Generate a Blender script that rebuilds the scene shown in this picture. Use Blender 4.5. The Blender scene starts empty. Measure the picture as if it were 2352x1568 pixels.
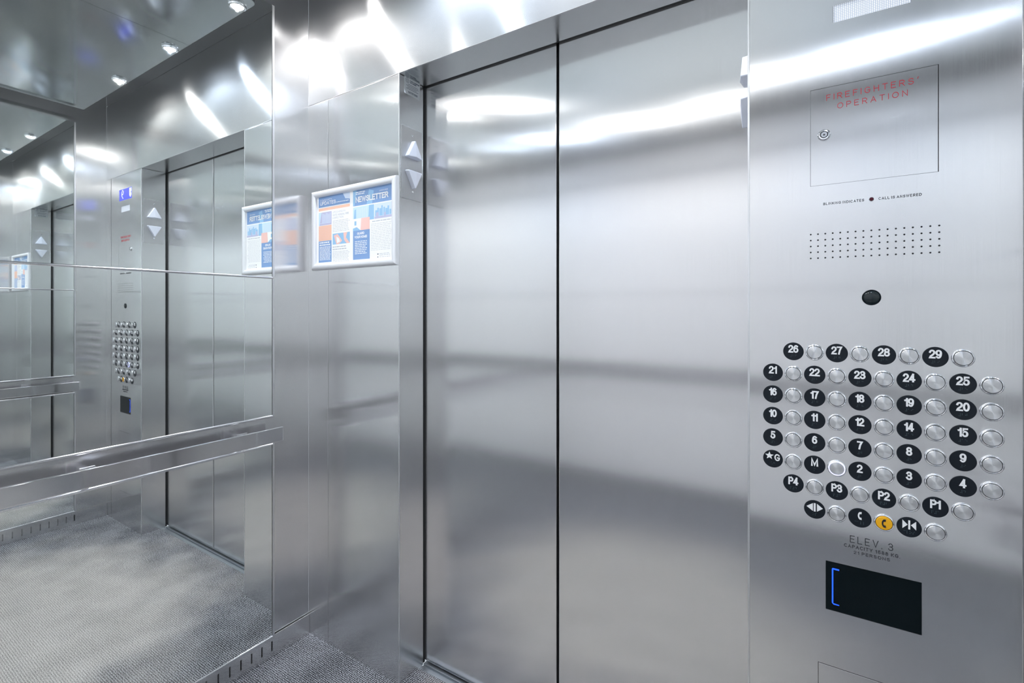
import bpy, bmesh, math, random
from mathutils import Vector, Matrix

S = bpy.context.scene
C = S.collection
PI = math.pi

# ------------------------------------------------------------------ camera
EYE = 1.305
cam_d = bpy.data.cameras.new('camera')
cam_d.sensor_width = 36.0
cam_d.lens = 1103.645 / 2352 * 36
cam_d.shift_y = -(784 - 711.82) / 2352
cam_d.clip_start = 0.01
cam = bpy.data.objects.new('camera', cam_d)
cam.location = (0, 0, EYE)
cam.rotation_euler = (PI / 2, 0, 0.5658)
C.objects.link(cam)
S.camera = cam

# ------------------------------------------------------------------ world and view
W = bpy.data.worlds.new('world')
S.world = W
W.use_nodes = True
W.node_tree.nodes['Background'].inputs[0].default_value = (0.5, 0.55, 0.6, 1)
W.node_tree.nodes['Background'].inputs[1].default_value = 0.2
S.view_settings.view_transform = 'Standard'
S.view_settings.look = 'None'
S.view_settings.gamma = 1.0
S.view_settings.use_curve_mapping = False
S.view_settings.exposure = 2.5
PUCK_POWER = 52.0
SPOT_POWER = 2.3
S.cycles.max_bounces = 16
S.cycles.glossy_bounces = 11
S.cycles.diffuse_bounces = 4
S.cycles.transmission_bounces = 4
S.cycles.sample_clamp_indirect = 8.0
S.cycles.blur_glossy = 0.3

# ------------------------------------------------------------------ the measures of the car
XL, XM = -1.7377, -1.7203          # left wall, face of its mirror
XR, XRM = 0.3821, 0.3647           # right wall, face of its mirror
YF, YJ, YD = 1.2, 1.3217, 1.331    # front panels, inner end of the jambs, door faces
YB, YBM = -0.80, -0.7826           # back wall, face of its mirror
ZC, ZJ, ZH = 2.86, 2.60, 2.1295              # ceiling, underside of the header
JL, JR = -1.2269, -0.1316          # door jambs
ZI = 2.50                          # underside of the hung ceiling panel


# ------------------------------------------------------------------ materials
def nodes(name):
    m = bpy.data.materials.new(name)
    m.use_nodes = True
    nt = m.node_tree
    b = nt.nodes['Principled BSDF']
    return m, nt, b


def plain(name, col, rough=0.5, metal=0.0, emit=None, strength=0.0, spec=0.5):
    m, nt, b = nodes(name)
    b.inputs['Base Color'].default_value = (*col, 1)
    b.inputs['Roughness'].default_value = rough
    b.inputs['Metallic'].default_value = metal
    b.inputs['Specular IOR Level'].default_value = spec
    if emit:
        b.inputs['Emission Color'].default_value = (*emit, 1)
        b.inputs['Emission Strength'].default_value = strength
    # a trace of surface variation
    t = nt.nodes.new('ShaderNodeTexNoise')
    t.inputs['Scale'].default_value = 60
    r = nt.nodes.new('ShaderNodeMapRange')
    r.inputs['To Min'].default_value = max(0.0, rough - 0.03)
    r.inputs['To Max'].default_value = min(1.0, rough + 0.03)
    nt.links.new(t.outputs['Fac'], r.inputs['Value'])
    nt.links.new(r.outputs[0], b.inputs['Roughness'])
    return m


def steel(name, stretch, col=(0.79, 0.785, 0.79), rough=0.17, aniso=0.95, broad=0.10, broad_rough=0.45, wave=0.0):
    """brushed stainless steel; stretch = the way its highlights are drawn out"""
    m, nt, b = nodes(name)
    L = nt.links.new
    out = nt.nodes['Material Output']
    tc = nt.nodes.new('ShaderNodeTexCoord')
    geo = nt.nodes.new('ShaderNodeNewGeometry')
    if stretch == 'level':
        x = nt.nodes.new('ShaderNodeVectorMath'); x.operation = 'CROSS_PRODUCT'
        L(geo.outputs['True Normal'], x.inputs[0]); x.inputs[1].default_value = (0, 0.02, 1)
        tan = x.outputs[0]
        scl = (900, 900, 6)
    else:
        v = {'upright': (0.02, 0.05, 1), 'depth': (0.02, 1, 0.02)}[stretch]
        cx = nt.nodes.new('ShaderNodeCombineXYZ')
        for i in range(3):
            cx.inputs[i].default_value = v[i]
        tan = cx.outputs[0]
        scl = (6, 900, 900)
    mp = nt.nodes.new('ShaderNodeMapping')
    mp.inputs['Scale'].default_value = scl
    L(tc.outputs['Object'], mp.inputs['Vector'])
    n = nt.nodes.new('ShaderNodeTexNoise')
    n.inputs['Scale'].default_value = 1.0
    n.inputs['Detail'].default_value = 3
    L(mp.outputs[0], n.inputs['Vector'])
    rr = nt.nodes.new('ShaderNodeMapRange')
    rr.inputs['To Min'].default_value = rough * 0.85
    rr.inputs['To Max'].default_value = rough * 1.15
    L(n.outputs['Fac'], rr.inputs['Value'])
    cr = nt.nodes.new('ShaderNodeMapRange')
    cr.inputs['To Min'].default_value = 0.94
    cr.inputs['To Max'].default_value = 1.06
    L(n.outputs['Fac'], cr.inputs['Value'])
    mx = nt.nodes.new('ShaderNodeVectorMath'); mx.operation = 'SCALE'
    mx.inputs[0].default_value = col
    L(cr.outputs[0], mx.inputs['Scale'])
    b.inputs['Metallic'].default_value = 1
    L(mx.outputs[0], b.inputs['Base Color'])
    L(rr.outputs[0], b.inputs['Roughness'])
    b.inputs['Anisotropic'].default_value = aniso
    L(tan, b.inputs['Tangent'])
    nrm = None
    if wave:
        # the sheet is not dead flat: long soft waves
        wn = nt.nodes.new('ShaderNodeTexNoise')
        wn.inputs['Scale'].default_value = 2.2
        wn.inputs['Detail'].default_value = 0
        L(tc.outputs['Object'], wn.inputs['Vector'])
        bp = nt.nodes.new('ShaderNodeBump')
        bp.inputs['Strength'].default_value = 1.0
        bp.inputs['Distance'].default_value = wave
        L(wn.outputs['Fac'], bp.inputs['Height'])
        nrm = bp.outputs[0]
        L(nrm, b.inputs['Normal'])
    if broad:
        g = nt.nodes.new('ShaderNodeBsdfAnisotropic')
        g.distribution = 'MULTI_GGX'
        L(mx.outputs[0], g.inputs['Color'])
        g.inputs['Roughness'].default_value = broad_rough
        g.inputs['Anisotropy'].default_value = 0.35
        L(tan, g.inputs['Tangent'])
        ms = nt.nodes.new('ShaderNodeMixShader')
        ms.inputs[0].default_value = broad
        L(b.outputs[0], ms.inputs[1]); L(g.outputs[0], ms.inputs[2])
        L(ms.outputs[0], out.inputs['Surface'])
    return m


def spun_steel(name):
    m, nt, b = nodes(name)
    L = nt.links.new
    tc = nt.nodes.new('ShaderNodeTexCoord')
    mu = nt.nodes.new('ShaderNodeVectorMath'); mu.operation = 'MULTIPLY'
    mu.inputs[1].default_value = (1, 0, 1)
    L(tc.outputs['Object'], mu.inputs[0])
    ad = nt.nodes.new('ShaderNodeVectorMath'); ad.operation = 'ADD'
    ad.inputs[1].default_value = (1e-5, 0, 0)
    L(mu.outputs[0], ad.inputs[0])
    no = nt.nodes.new('ShaderNodeVectorMath'); no.operation = 'NORMALIZE'
    L(ad.outputs[0], no.inputs[0])
    L(no.outputs[0], b.inputs['Tangent'])
    b.inputs['Base Color'].default_value = (0.78, 0.78, 0.79, 1)
    b.inputs['Metallic'].default_value = 1
    b.inputs['Roughness'].default_value = 0.36
    b.inputs['Anisotropic'].default_value = 0.97
    return m


def carpet():
    m, nt, b = nodes('carpet_loop')
    L = nt.links.new
    tc = nt.nodes.new('ShaderNodeTexCoord')
    # the grid of loops
    jn = nt.nodes.new('ShaderNodeTexNoise'); jn.inputs['Scale'].default_value = 90
    L(tc.outputs['Object'], jn.inputs['Vector'])
    jv = nt.nodes.new('ShaderNodeVectorMath'); jv.operation = 'MULTIPLY_ADD'
    jv.inputs[1].default_value = (0.0022, 0.0022, 0)
    L(jn.outputs['Color'], jv.inputs[0]); L(tc.outputs['Object'], jv.inputs[2])
    sx = nt.nodes.new('ShaderNodeSeparateXYZ')
    L(jv.outputs[0], sx.inputs[0])

    def sine(sock, pitch):
        a = nt.nodes.new('ShaderNodeMath'); a.operation = 'MULTIPLY'
        a.inputs[1].default_value = 2 * PI / pitch
        L(sock, a.inputs[0])
        s = nt.nodes.new('ShaderNodeMath'); s.operation = 'SINE'
        L(a.outputs[0], s.inputs[0])
        return s.outputs[0]
    s1, s2 = sine(sx.outputs[0], 0.0078), sine(sx.outputs[1], 0.0068)
    ml = nt.nodes.new('ShaderNodeMath'); ml.operation = 'ADD'
    L(s1, ml.inputs[0]); L(s2, ml.inputs[1])
    gr = nt.nodes.new('ShaderNodeMapRange')
    gr.inputs['From Min'].default_value = -2; gr.inputs['From Max'].default_value = 2
    L(ml.outputs[0], gr.inputs['Value'])
    n1 = nt.nodes.new('ShaderNodeTexNoise'); n1.inputs['Scale'].default_value = 340; n1.inputs['Detail'].default_value = 2
    n2 = nt.nodes.new('ShaderNodeTexNoise'); n2.inputs['Scale'].default_value = 7; n2.inputs['Detail'].default_value = 3
    n3 = nt.nodes.new('ShaderNodeTexNoise'); n3.inputs['Scale'].default_value = 190; n3.inputs['Detail'].default_value = 1
    for n in (n1, n2, n3):
        L(tc.outputs['Object'], n.inputs['Vector'])
    a1 = nt.nodes.new('ShaderNodeMath'); a1.operation = 'MULTIPLY_ADD'
    L(gr.outputs[0], a1.inputs[0]); a1.inputs[1].default_value = 0.30
    L(n1.outputs['Fac'], a1.inputs[2])
    a2 = nt.nodes.new('ShaderNodeMath'); a2.operation = 'MULTIPLY_ADD'
    L(n2.outputs['Fac'], a2.inputs[0]); a2.inputs[1].default_value = 0.18
    L(a1.outputs[0], a2.inputs[2])
    a3 = nt.nodes.new('ShaderNodeMath'); a3.operation = 'MULTIPLY_ADD'
    L(n3.outputs['Fac'], a3.inputs[0]); a3.inputs[1].default_value = 0.25
    L(a2.outputs[0], a3.inputs[2])
    cr = nt.nodes.new('ShaderNodeValToRGB')
    e = cr.color_ramp.elements
    e[0].position = 0.74; e[0].color = (0.014, 0.015, 0.019, 1)
    e[1].position = 1.0; e[1].color = (0.40, 0.41, 0.44, 1)
    k = cr.color_ramp.elements.new(0.87); k.color = (0.085, 0.088, 0.098, 1)
    L(a3.outputs[0], cr.inputs[0])
    # pale trodden patches, with mid-floor light and darker floor edges painted into the colour
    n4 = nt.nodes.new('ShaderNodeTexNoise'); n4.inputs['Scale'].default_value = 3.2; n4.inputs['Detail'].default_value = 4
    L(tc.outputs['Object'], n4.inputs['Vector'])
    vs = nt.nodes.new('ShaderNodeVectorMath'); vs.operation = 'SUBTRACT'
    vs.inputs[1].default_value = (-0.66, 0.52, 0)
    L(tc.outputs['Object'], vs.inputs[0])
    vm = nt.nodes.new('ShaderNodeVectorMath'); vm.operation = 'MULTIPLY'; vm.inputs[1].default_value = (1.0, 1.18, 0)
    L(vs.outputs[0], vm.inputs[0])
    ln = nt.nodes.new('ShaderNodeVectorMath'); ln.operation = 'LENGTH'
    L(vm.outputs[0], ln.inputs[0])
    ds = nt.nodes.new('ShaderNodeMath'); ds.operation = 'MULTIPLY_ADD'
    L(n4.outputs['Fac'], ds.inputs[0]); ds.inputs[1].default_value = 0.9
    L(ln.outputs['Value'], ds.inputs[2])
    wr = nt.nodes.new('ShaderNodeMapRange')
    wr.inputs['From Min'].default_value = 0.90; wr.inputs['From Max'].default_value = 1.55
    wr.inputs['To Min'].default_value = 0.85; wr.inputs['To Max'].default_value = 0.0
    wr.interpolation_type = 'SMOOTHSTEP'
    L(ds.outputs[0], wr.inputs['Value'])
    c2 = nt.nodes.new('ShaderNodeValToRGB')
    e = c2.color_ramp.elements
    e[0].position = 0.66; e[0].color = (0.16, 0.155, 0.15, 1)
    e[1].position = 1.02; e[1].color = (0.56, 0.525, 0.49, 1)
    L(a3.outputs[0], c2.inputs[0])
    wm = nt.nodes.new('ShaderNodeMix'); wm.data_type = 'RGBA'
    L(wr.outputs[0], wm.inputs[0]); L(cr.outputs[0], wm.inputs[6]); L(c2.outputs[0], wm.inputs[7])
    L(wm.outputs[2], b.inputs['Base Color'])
    b.inputs['Roughness'].default_value = 0.95
    b.inputs['Specular IOR Level'].default_value = 0.1
    bp = nt.nodes.new('ShaderNodeBump')
    bp.inputs['Strength'].default_value = 0.7; bp.inputs['Distance'].default_value = 0.003
    L(a1.outputs[0], bp.inputs['Height'])
    L(bp.outputs[0], b.inputs['Normal'])
    return m


def mirror_glass(name, col, wave):
    m, nt, b = nodes(name)
    L = nt.links.new
    b.inputs['Base Color'].default_value = (*col, 1)
    b.inputs['Metallic'].default_value = 1
    b.inputs['Roughness'].default_value = 0.012
    return m


def prismatic(name, strength):
    m, nt, b = nodes(name)
    L = nt.links.new
    tc = nt.nodes.new('ShaderNodeTexCoord')
    ck = nt.nodes.new('ShaderNodeTexBrick')
    ck.offset = 0
    ck.inputs['Scale'].default_value = 1
    ck.inputs['Brick Width'].default_value = 0.0034
    ck.inputs['Row Height'].default_value = 0.0034
    ck.inputs['Mortar Size'].default_value = 0.0007
    ck.inputs['Color1'].default_value = (0.95, 0.97, 1, 1)
    ck.inputs['Color2'].default_value = (0.85, 0.88, 0.93, 1)
    ck.inputs['Mortar'].default_value = (0.45, 0.50, 0.60, 1)
    mp = nt.nodes.new('ShaderNodeMapping'); mp.inputs['Rotation'].default_value = (PI / 2, 0, 0)
    L(tc.outputs['Object'], mp.inputs['Vector']); L(mp.outputs[0], ck.inputs['Vector'])
    L(ck.outputs['Color'], b.inputs['Base Color'])
    L(ck.outputs['Color'], b.inputs['Emission Color'])
    b.inputs['Emission Strength'].default_value = strength
    b.inputs['Roughness'].default_value = 0.25
    return m


M = dict(
    steel=steel('steel_upright_grain', 'level'),
    steel_door=steel('steel_door_grain', 'level'),
    steel_head=steel('steel_level_grain', 'upright', rough=0.18, broad=0.18, broad_rough=0.6, wave=0.006),
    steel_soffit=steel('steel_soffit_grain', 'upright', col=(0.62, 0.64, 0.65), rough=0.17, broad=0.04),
    steel_band=steel('steel_band_grain', 'upright', rough=0.14, broad=0.06),
    steel_ceiling=steel('steel_ceiling_grain', 'depth', col=(0.62, 0.66, 0.66), rough=0.10, aniso=0.92, broad=0.05),
    steel_top=steel('steel_top_grain', 'depth', col=(0.72, 0.74, 0.75), rough=0.22),
    chrome=plain('chrome', (0.86, 0.87, 0.90), 0.12, 1.0),
    satin=plain('satin_metal', (0.78, 0.78, 0.80), 0.33, 1.0),
    spun=spun_steel('spun_steel'),
    mirror=mirror_glass('mirror_glass', (0.94, 0.968, 0.957), 0),
    black=plain('black_gap', (0.006, 0.007, 0.008), 0.6),
    plate_black=plain('plate_black', (0.006, 0.010, 0.016), 0.35, spec=0.3),
    dot=plain('braille_dot', (0.10, 0.15, 0.17), 0.2),
    white=plain('white_print', (0.86, 0.86, 0.87), 0.5),
    red=plain('red_engraving', (0.60, 0.02, 0.035), 0.5),
    ink=plain('dark_engraving', (0.012, 0.014, 0.02), 0.5),
    lens=plain('camera_glass', (0.004, 0.012, 0.016), 0.12),
    screen=plain('screen_glass', (0.002, 0.006, 0.008), 0.16, spec=0.25),
    blue=plain('blue_light', (0.01, 0.05, 0.3), 0.5, 0, (0.01, 0.09, 1.0), 0.26),
    display=plain('display_blue', (0.02, 0.03, 0.3), 0.3, 0, (0.085, 0.115, 0.85), 0.16),
    digit=plain('display_dots', (0.8, 0.8, 1.0), 0.4, 0, (0.75, 0.80, 1.0), 0.3),
    ring=plain('lit_ring', (0.4, 0.4, 1.0), 0.4, 0, (0.42, 0.45, 1.0), 0.42),
    yellow=plain('yellow_cap', (0.86, 0.42, 0.004), 0.4),
    led=plain('red_lamp', (0.10, 0.004, 0.02), 0.2),
    arrow=plain('arrow_lens', (0.70, 0.73, 0.82), 0.28),
    dull=steel('indicator_plate_steel', 'level', col=(0.66, 0.66, 0.67), rough=0.34),
    emerg=prismatic('prismatic_lens', 0.08),
    frame=plain('frame_silver', (0.84, 0.85, 0.88), 0.36, 0.35),
    paper=plain('paper', (0.88, 0.88, 0.89), 0.6),
    p_blue=plain('print_blue', (0.21, 0.35, 0.62), 0.55),
    p_sky=plain('print_sky', (0.55, 0.72, 0.88), 0.55),
    p_pale=plain('print_pale', (0.62, 0.72, 0.86), 0.55),
    p_tower=plain('print_tower', (0.30, 0.52, 0.74), 0.55),
    p_violet=plain('print_violet', (0.50, 0.50, 0.68), 0.55),
    p_orange=plain('print_orange', (0.87, 0.54, 0.40), 0.55),
    p_pink=plain('print_pink', (0.86, 0.55, 0.50), 0.55),
    p_text=plain('print_text', (0.50, 0.52, 0.56), 0.6),
    p_ink=plain('print_ink', (0.10, 0.12, 0.16), 0.6),
    sticker=plain('sticker_paper', (0.62, 0.64, 0.66), 0.5),
    sill=plain('sill_metal', (0.40, 0.43, 0.46), 0.4, 0.9),
    ceiling_white=plain('ceiling_paint', (0.78, 0.79, 0.80), 0.6),
    panel=plain('pale_panel', (0.84, 0.84, 0.85), 0.10),
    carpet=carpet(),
    puck=plain('puck_lens', (0.9, 0.9, 0.9), 0.3, 0, (0.99, 0.985, 0.975), PUCK_POWER),
    puck_cool=plain('puck_lens_cool', (0.9, 0.9, 0.9), 0.3, 0, (0.72, 0.83, 1.0), PUCK_POWER),
)


# ------------------------------------------------------------------ mesh helpers
def add_box(bm, x0, x1, y0, y1, z0, z1):
    v = [bm.verts.new(p) for p in ((x0, y0, z0), (x1, y0, z0), (x1, y1, z0), (x0, y1, z0),
                                   (x0, y0, z1), (x1, y0, z1), (x1, y1, z1), (x0, y1, z1))]
    for f in ((3, 2, 1, 0), (4, 5, 6, 7), (0, 1, 5, 4), (1, 2, 6, 5), (2, 3, 7, 6), (3, 0, 4, 7)):
        bm.faces.new([v[i] for i in f])
    return v


def box(*a):
    bm = bmesh.new()
    add_box(bm, *a)
    return bm


def add_lathe(bm, prof, seg=32, axis='Y', o=(0, 0, 0)):
    """prof: (radius, height) pairs; height runs against Y (towards the car) or down Z"""
    rings = []
    for r, h in prof:
        ring = []
        if r < 1e-7:
            p = (o[0], o[1] - h, o[2]) if axis == 'Y' else (o[0], o[1], o[2] - h)
            ring = [bm.verts.new(p)]
        else:
            for i in range(seg):
                a = 2 * PI * i / seg
                if axis == 'Y':
                    p = (o[0] + r * math.cos(a), o[1] - h, o[2] + r * math.sin(a))
                else:
                    p = (o[0] + r * math.cos(a), o[1] - r * math.sin(a), o[2] - h)
                ring.append(bm.verts.new(p))
        rings.append(ring)
    for a, b in zip(rings, rings[1:]):
        if len(a) == 1 and len(b) == 1:
            continue
        for i in range(seg):
            j = (i + 1) % seg
            if len(b) == 1:
                bm.faces.new((a[i], a[j], b[0]))
            elif len(a) == 1:
                bm.faces.new((a[0], b[j], b[i]))
            else:
                bm.faces.new((a[i], a[j], b[j], b[i]))
    return bm


def lathe(prof, seg=32, axis='Y', o=(0, 0, 0)):
    return add_lathe(bmesh.new(), prof, seg, axis, o)


def add_prism(bm, pts, y0, y1, mapf=None):
    """pts: (x, z) outline, extruded from y0 to y1"""
    a = [bm.verts.new((x, y0, z)) for x, z in pts]
    b = [bm.verts.new((x, y1, z)) for x, z in pts]
    n = len(pts)
    bm.faces.new(a); bm.faces.new(b[::-1])
    for i in range(n):
        j = (i + 1) % n
        bm.faces.new((a[j], a[i], b[i], b[j]))
    return bm


def empty(name, loc=(0, 0, 0), parent=None):
    o = bpy.data.objects.new(name, None)
    o.location = loc
    o.empty_display_size = 0.05
    C.objects.link(o)
    if parent:
        o.parent = parent
    return o


def obj(name, bm, mat, parent=None, loc=(0, 0, 0), bevel=0.0, smooth=False):
    bmesh.ops.recalc_face_normals(bm, faces=bm.faces[:])
    me = bpy.data.meshes.new(name)
    bm.to_mesh(me)
    bm.free()
    for mm in (mat if isinstance(mat, (list, tuple)) else [mat]):
        me.materials.append(mm)
    if smooth:
        me.polygons.foreach_set('use_smooth', [True] * len(me.polygons))
        me.set_sharp_from_angle(angle=math.radians(35))
    o = bpy.data.objects.new(name, me)
    o.location = loc
    C.objects.link(o)
    if parent:
        o.parent = parent
    if bevel:
        b = o.modifiers.new('edge', 'BEVEL')
        b.width = bevel
        b.segments = 2
        b.limit_method = 'ANGLE'
        b.angle_limit = math.radians(40)
    return o


def tag(o, label, cat, group=None):
    o['label'] = label
    o['category'] = cat
    if group:
        o['group'] = group
    return o


def struct(o):
    o['kind'] = 'structure'
    return o


def twin(o, parent=None, loc=None, deep=True):
    c = o.copy()
    C.objects.link(c)
    if parent:
        c.parent = parent
    if loc is not None:
        c.location = loc
    if deep:
        for ch in [k for k in o.children]:
            twin(ch, c)
    return c


def _arc(cx, cy, rx, ry, a0, a1, n=10):
    return [(cx + rx * math.cos(math.radians(a0 + (a1 - a0) * i / n)), cy + ry * math.sin(math.radians(a0 + (a1 - a0) * i / n))) for i in range(n + 1)]


_S = [(0.57, 0.80)] + _arc(0.30, 0.755, 0.27, 0.245, 25, 180, 9) + _arc(0.30, 0.70, 0.27, 0.19, 190, 255, 3) + _arc(0.31, 0.31, 0.29, 0.20, 75, 10, 3) + _arc(0.30, 0.26, 0.30, 0.26, 0, -160, 10)
_G = _arc(0.36, 0.5, 0.36, 0.5, 42, 318, 18) + [(0.68, 0.45), (0.40, 0.45)]
GLYPHS = {
    'A': (0.68, [[(0, 0), (0.34, 1), (0.68, 0)], [(0.12, 0.33), (0.56, 0.33)]]),
    'B': (0.60, [[(0.33, 0.53), (0, 0.53)], [(0, 0), (0, 1), (0.33, 1)] + _arc(0.33, 0.765, 0.23, 0.235, 90, -90, 8) + _arc(0.33, 0.265, 0.27, 0.265, 90, -90, 8) + [(0, 0)]]),
    'C': (0.68, [_arc(0.36, 0.5, 0.36, 0.5, 42, 318, 18)]),
    'D': (0.66, [[(0, 0), (0, 1), (0.26, 1)] + _arc(0.26, 0.5, 0.40, 0.5, 90, -90, 14) + [(0, 0)]]),
    'E': (0.56, [[(0.56, 1), (0, 1), (0, 0), (0.56, 0)], [(0, 0.52), (0.48, 0.52)]]),
    'F': (0.54, [[(0.54, 1), (0, 1), (0, 0)], [(0, 0.52), (0.46, 0.52)]]),
    'G': (0.70, [_G]),
    'H': (0.62, [[(0, 0), (0, 1)], [(0.62, 0), (0.62, 1)], [(0, 0.52), (0.62, 0.52)]]),
    'I': (0.0, [[(0, 0), (0, 1)]]),
    'K': (0.60, [[(0, 0), (0, 1)], [(0.60, 1), (0, 0.36)], [(0.20, 0.56), (0.62, 0)]]),
    'L': (0.52, [[(0, 1), (0, 0), (0.52, 0)]]),
    'M': (0.74, [[(0, 0), (0, 1), (0.37, 0.08), (0.74, 1), (0.74, 0)]]),
    'N': (0.62, [[(0, 0), (0, 1), (0.62, 0), (0.62, 1)]]),
    'O': (0.76, [_arc(0.38, 0.5, 0.38, 0.5, 0, 360, 24)]),
    'P': (0.58, [[(0, 0), (0, 1)], [(0, 1), (0.32, 1)] + _arc(0.32, 0.735, 0.26, 0.265, 90, -90, 10) + [(0, 0.47)]]),
    'R': (0.60, [[(0, 0), (0, 1)], [(0, 1), (0.33, 1)] + _arc(0.33, 0.745, 0.255, 0.255, 90, -90, 10) + [(0, 0.49)], [(0.32, 0.49), (0.60, 0)]]),
    'S': (0.60, [_S]),
    'T': (0.60, [[(0, 1), (0.60, 1)], [(0.30, 1), (0.30, 0)]]),
    'U': (0.62, [[(0, 1), (0, 0.31)] + _arc(0.31, 0.31, 0.31, 0.31, 180, 360, 10) + [(0.62, 1)]]),
    'V': (0.66, [[(0, 1), (0.33, 0), (0.66, 1)]]),
    'W': (0.92, [[(0, 1), (0.23, 0), (0.46, 0.95), (0.69, 0), (0.92, 1)]]),
    'Y': (0.64, [[(0, 1), (0.32, 0.46), (0.64, 1)], [(0.32, 0.46), (0.32, 0)]]),
    '0': (0.54, [_arc(0.27, 0.5, 0.27, 0.5, 0, 360, 22)]),
    '1': (0.26, [[(0.26, 1), (0.26, 0)], [(0.02, 0.76), (0.20, 0.84)]]),
    '2': (0.54, [_arc(0.27, 0.72, 0.26, 0.28, 170, -20, 10) + [(0.40, 0.46), (0.10, 0.20), (0.02, 0.0), (0.55, 0.0)]]),
    '3': (0.54, [_arc(0.26, 0.755, 0.24, 0.245, 165, -90, 10) + [(0.18, 0.51)], [(0.20, 0.54)] + _arc(0.26, 0.27, 0.28, 0.27, 85, -165, 11)]),
    '4': (0.58, [[(0.58, 0.24), (0, 0.24), (0.42, 1)], [(0.42, 1), (0.42, 0)]]),
    '5': (0.54, [[(0.50, 1), (0.10, 1), (0.04, 0.49)] + _arc(0.26, 0.32, 0.28, 0.32, 125, -160, 12)]),
    '6': (0.54, [_arc(0.27, 0.31, 0.27, 0.31, 0, 360, 18), _arc(0.30, 0.42, 0.30, 0.58, 52, 180, 8)]),
    '7': (0.54, [[(0, 1), (0.54, 1), (0.32, 0.55), (0.20, 0)]]),
    '8': (0.54, [_arc(0.27, 0.765, 0.235, 0.235, 0, 360, 16), _arc(0.27, 0.265, 0.27, 0.265, 0, 360, 18)]),
    '9': (0.54, [_arc(0.27, 0.69, 0.27, 0.31, 0, 360, 18), _arc(0.24, 0.58, 0.30, 0.58, 0, -128, 8)]),
    '.': (0.0, [[(-0.01, 0.0), (0.01, 0.0)]]),
    "'": (0.08, [[(0.10, 1.03), (0.0, 0.80)]]),
    '-': (0.28, [[(0, 0.42), (0.28, 0.42)]]),
    '!': (0.0, [[(0, 1), (0, 0.32)], [(0, 0.09), (0, 0.0)]]),
}


def text_bm(s, x0, x1, z0, z1, y, depth=0.0004, bold=0.10, space=0.24, word=0.55):
    """single-stroke lettering filling the box x0..x1, z0..z1 on the plane y (facing -Y); bold = stroke over letter height"""
    s = s.upper()
    paths, cur = [], 0.0
    for ch in s:
        if ch == ' ':
            cur += word - space
            continue
        w, pl = GLYPHS[ch]
        for p in pl:
            paths.append([(cur + a, b) for a, b in p])
        cur += w + space
    ax0 = min(p[0] for q in paths for p in q); ax1 = max(p[0] for q in paths for p in q)
    t = bold * (z1 - z0)
    sx = (x1 - x0 - t) / max(ax1 - ax0, 1e-6) if ax1 - ax0 > 0.05 else (z1 - z0)
    sz = z1 - z0 - t
    bm = bmesh.new()
    for layer, q in enumerate(paths):
        yo = y - 1.2e-5 * layer
        P = [Vector((x0 + t / 2 + (a - ax0) * sx, z0 + t / 2 + b * sz)) for a, b in q]
        closed = (P[0] - P[-1]).length < 1e-7
        if closed:
            P = P[:-1]
        n = len(P)
        lr = []
        for i in range(n):
            d0 = (P[i] - P[i - 1]) if (closed or i > 0) else (P[1] - P[0])
            d1 = (P[(i + 1) % n] - P[i]) if (closed or i < n - 1) else (P[-1] - P[-2])
            d0 = d0.normalized(); d1 = d1.normalized()
            n0 = Vector((-d0.y, d0.x)); n1 = Vector((-d1.y, d1.x))
            m = n0 + n1
            if m.length < 0.35:
                m = n1
            m.normalize()
            k = min(1.0 / max(m.dot(n0), 0.3), 2.2) * t / 2
            p = P[i].copy()
            if not closed and i == 0:
                p -= d1 * t * 0.5
            if not closed and i == n - 1:
                p += d0 * t * 0.5
            lr.append((p + m * k, p - m * k))
        F = [(bm.verts.new((a.x, yo - depth, a.y)), bm.verts.new((b.x, yo - depth, b.y)), bm.verts.new((a.x, y, a.y)), bm.verts.new((b.x, y, b.y))) for a, b in lr]
        for i in range(n if closed else n - 1):
            A, B = F[i], F[(i + 1) % n]
            bm.faces.new((A[0], A[1], B[1], B[0]))
            bm.faces.new((A[2], B[2], B[3], A[3]))
            bm.faces.new((A[0], B[0], B[2], A[2]))
            bm.faces.new((A[1], A[3], B[3], B[1]))
        if not closed:
            bm.faces.new((F[0][0], F[0][2], F[0][3], F[0][1]))
            bm.faces.new((F[-1][0], F[-1][1], F[-1][3], F[-1][2]))
    return bm


def merge(*bms):
    out = bmesh.new()
    for b in bms:
        me = bpy.data.meshes.new('tmp')
        b.to_mesh(me)
        out.from_mesh(me)
        bpy.data.meshes.remove(me)
        b.free()
    return out


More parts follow.
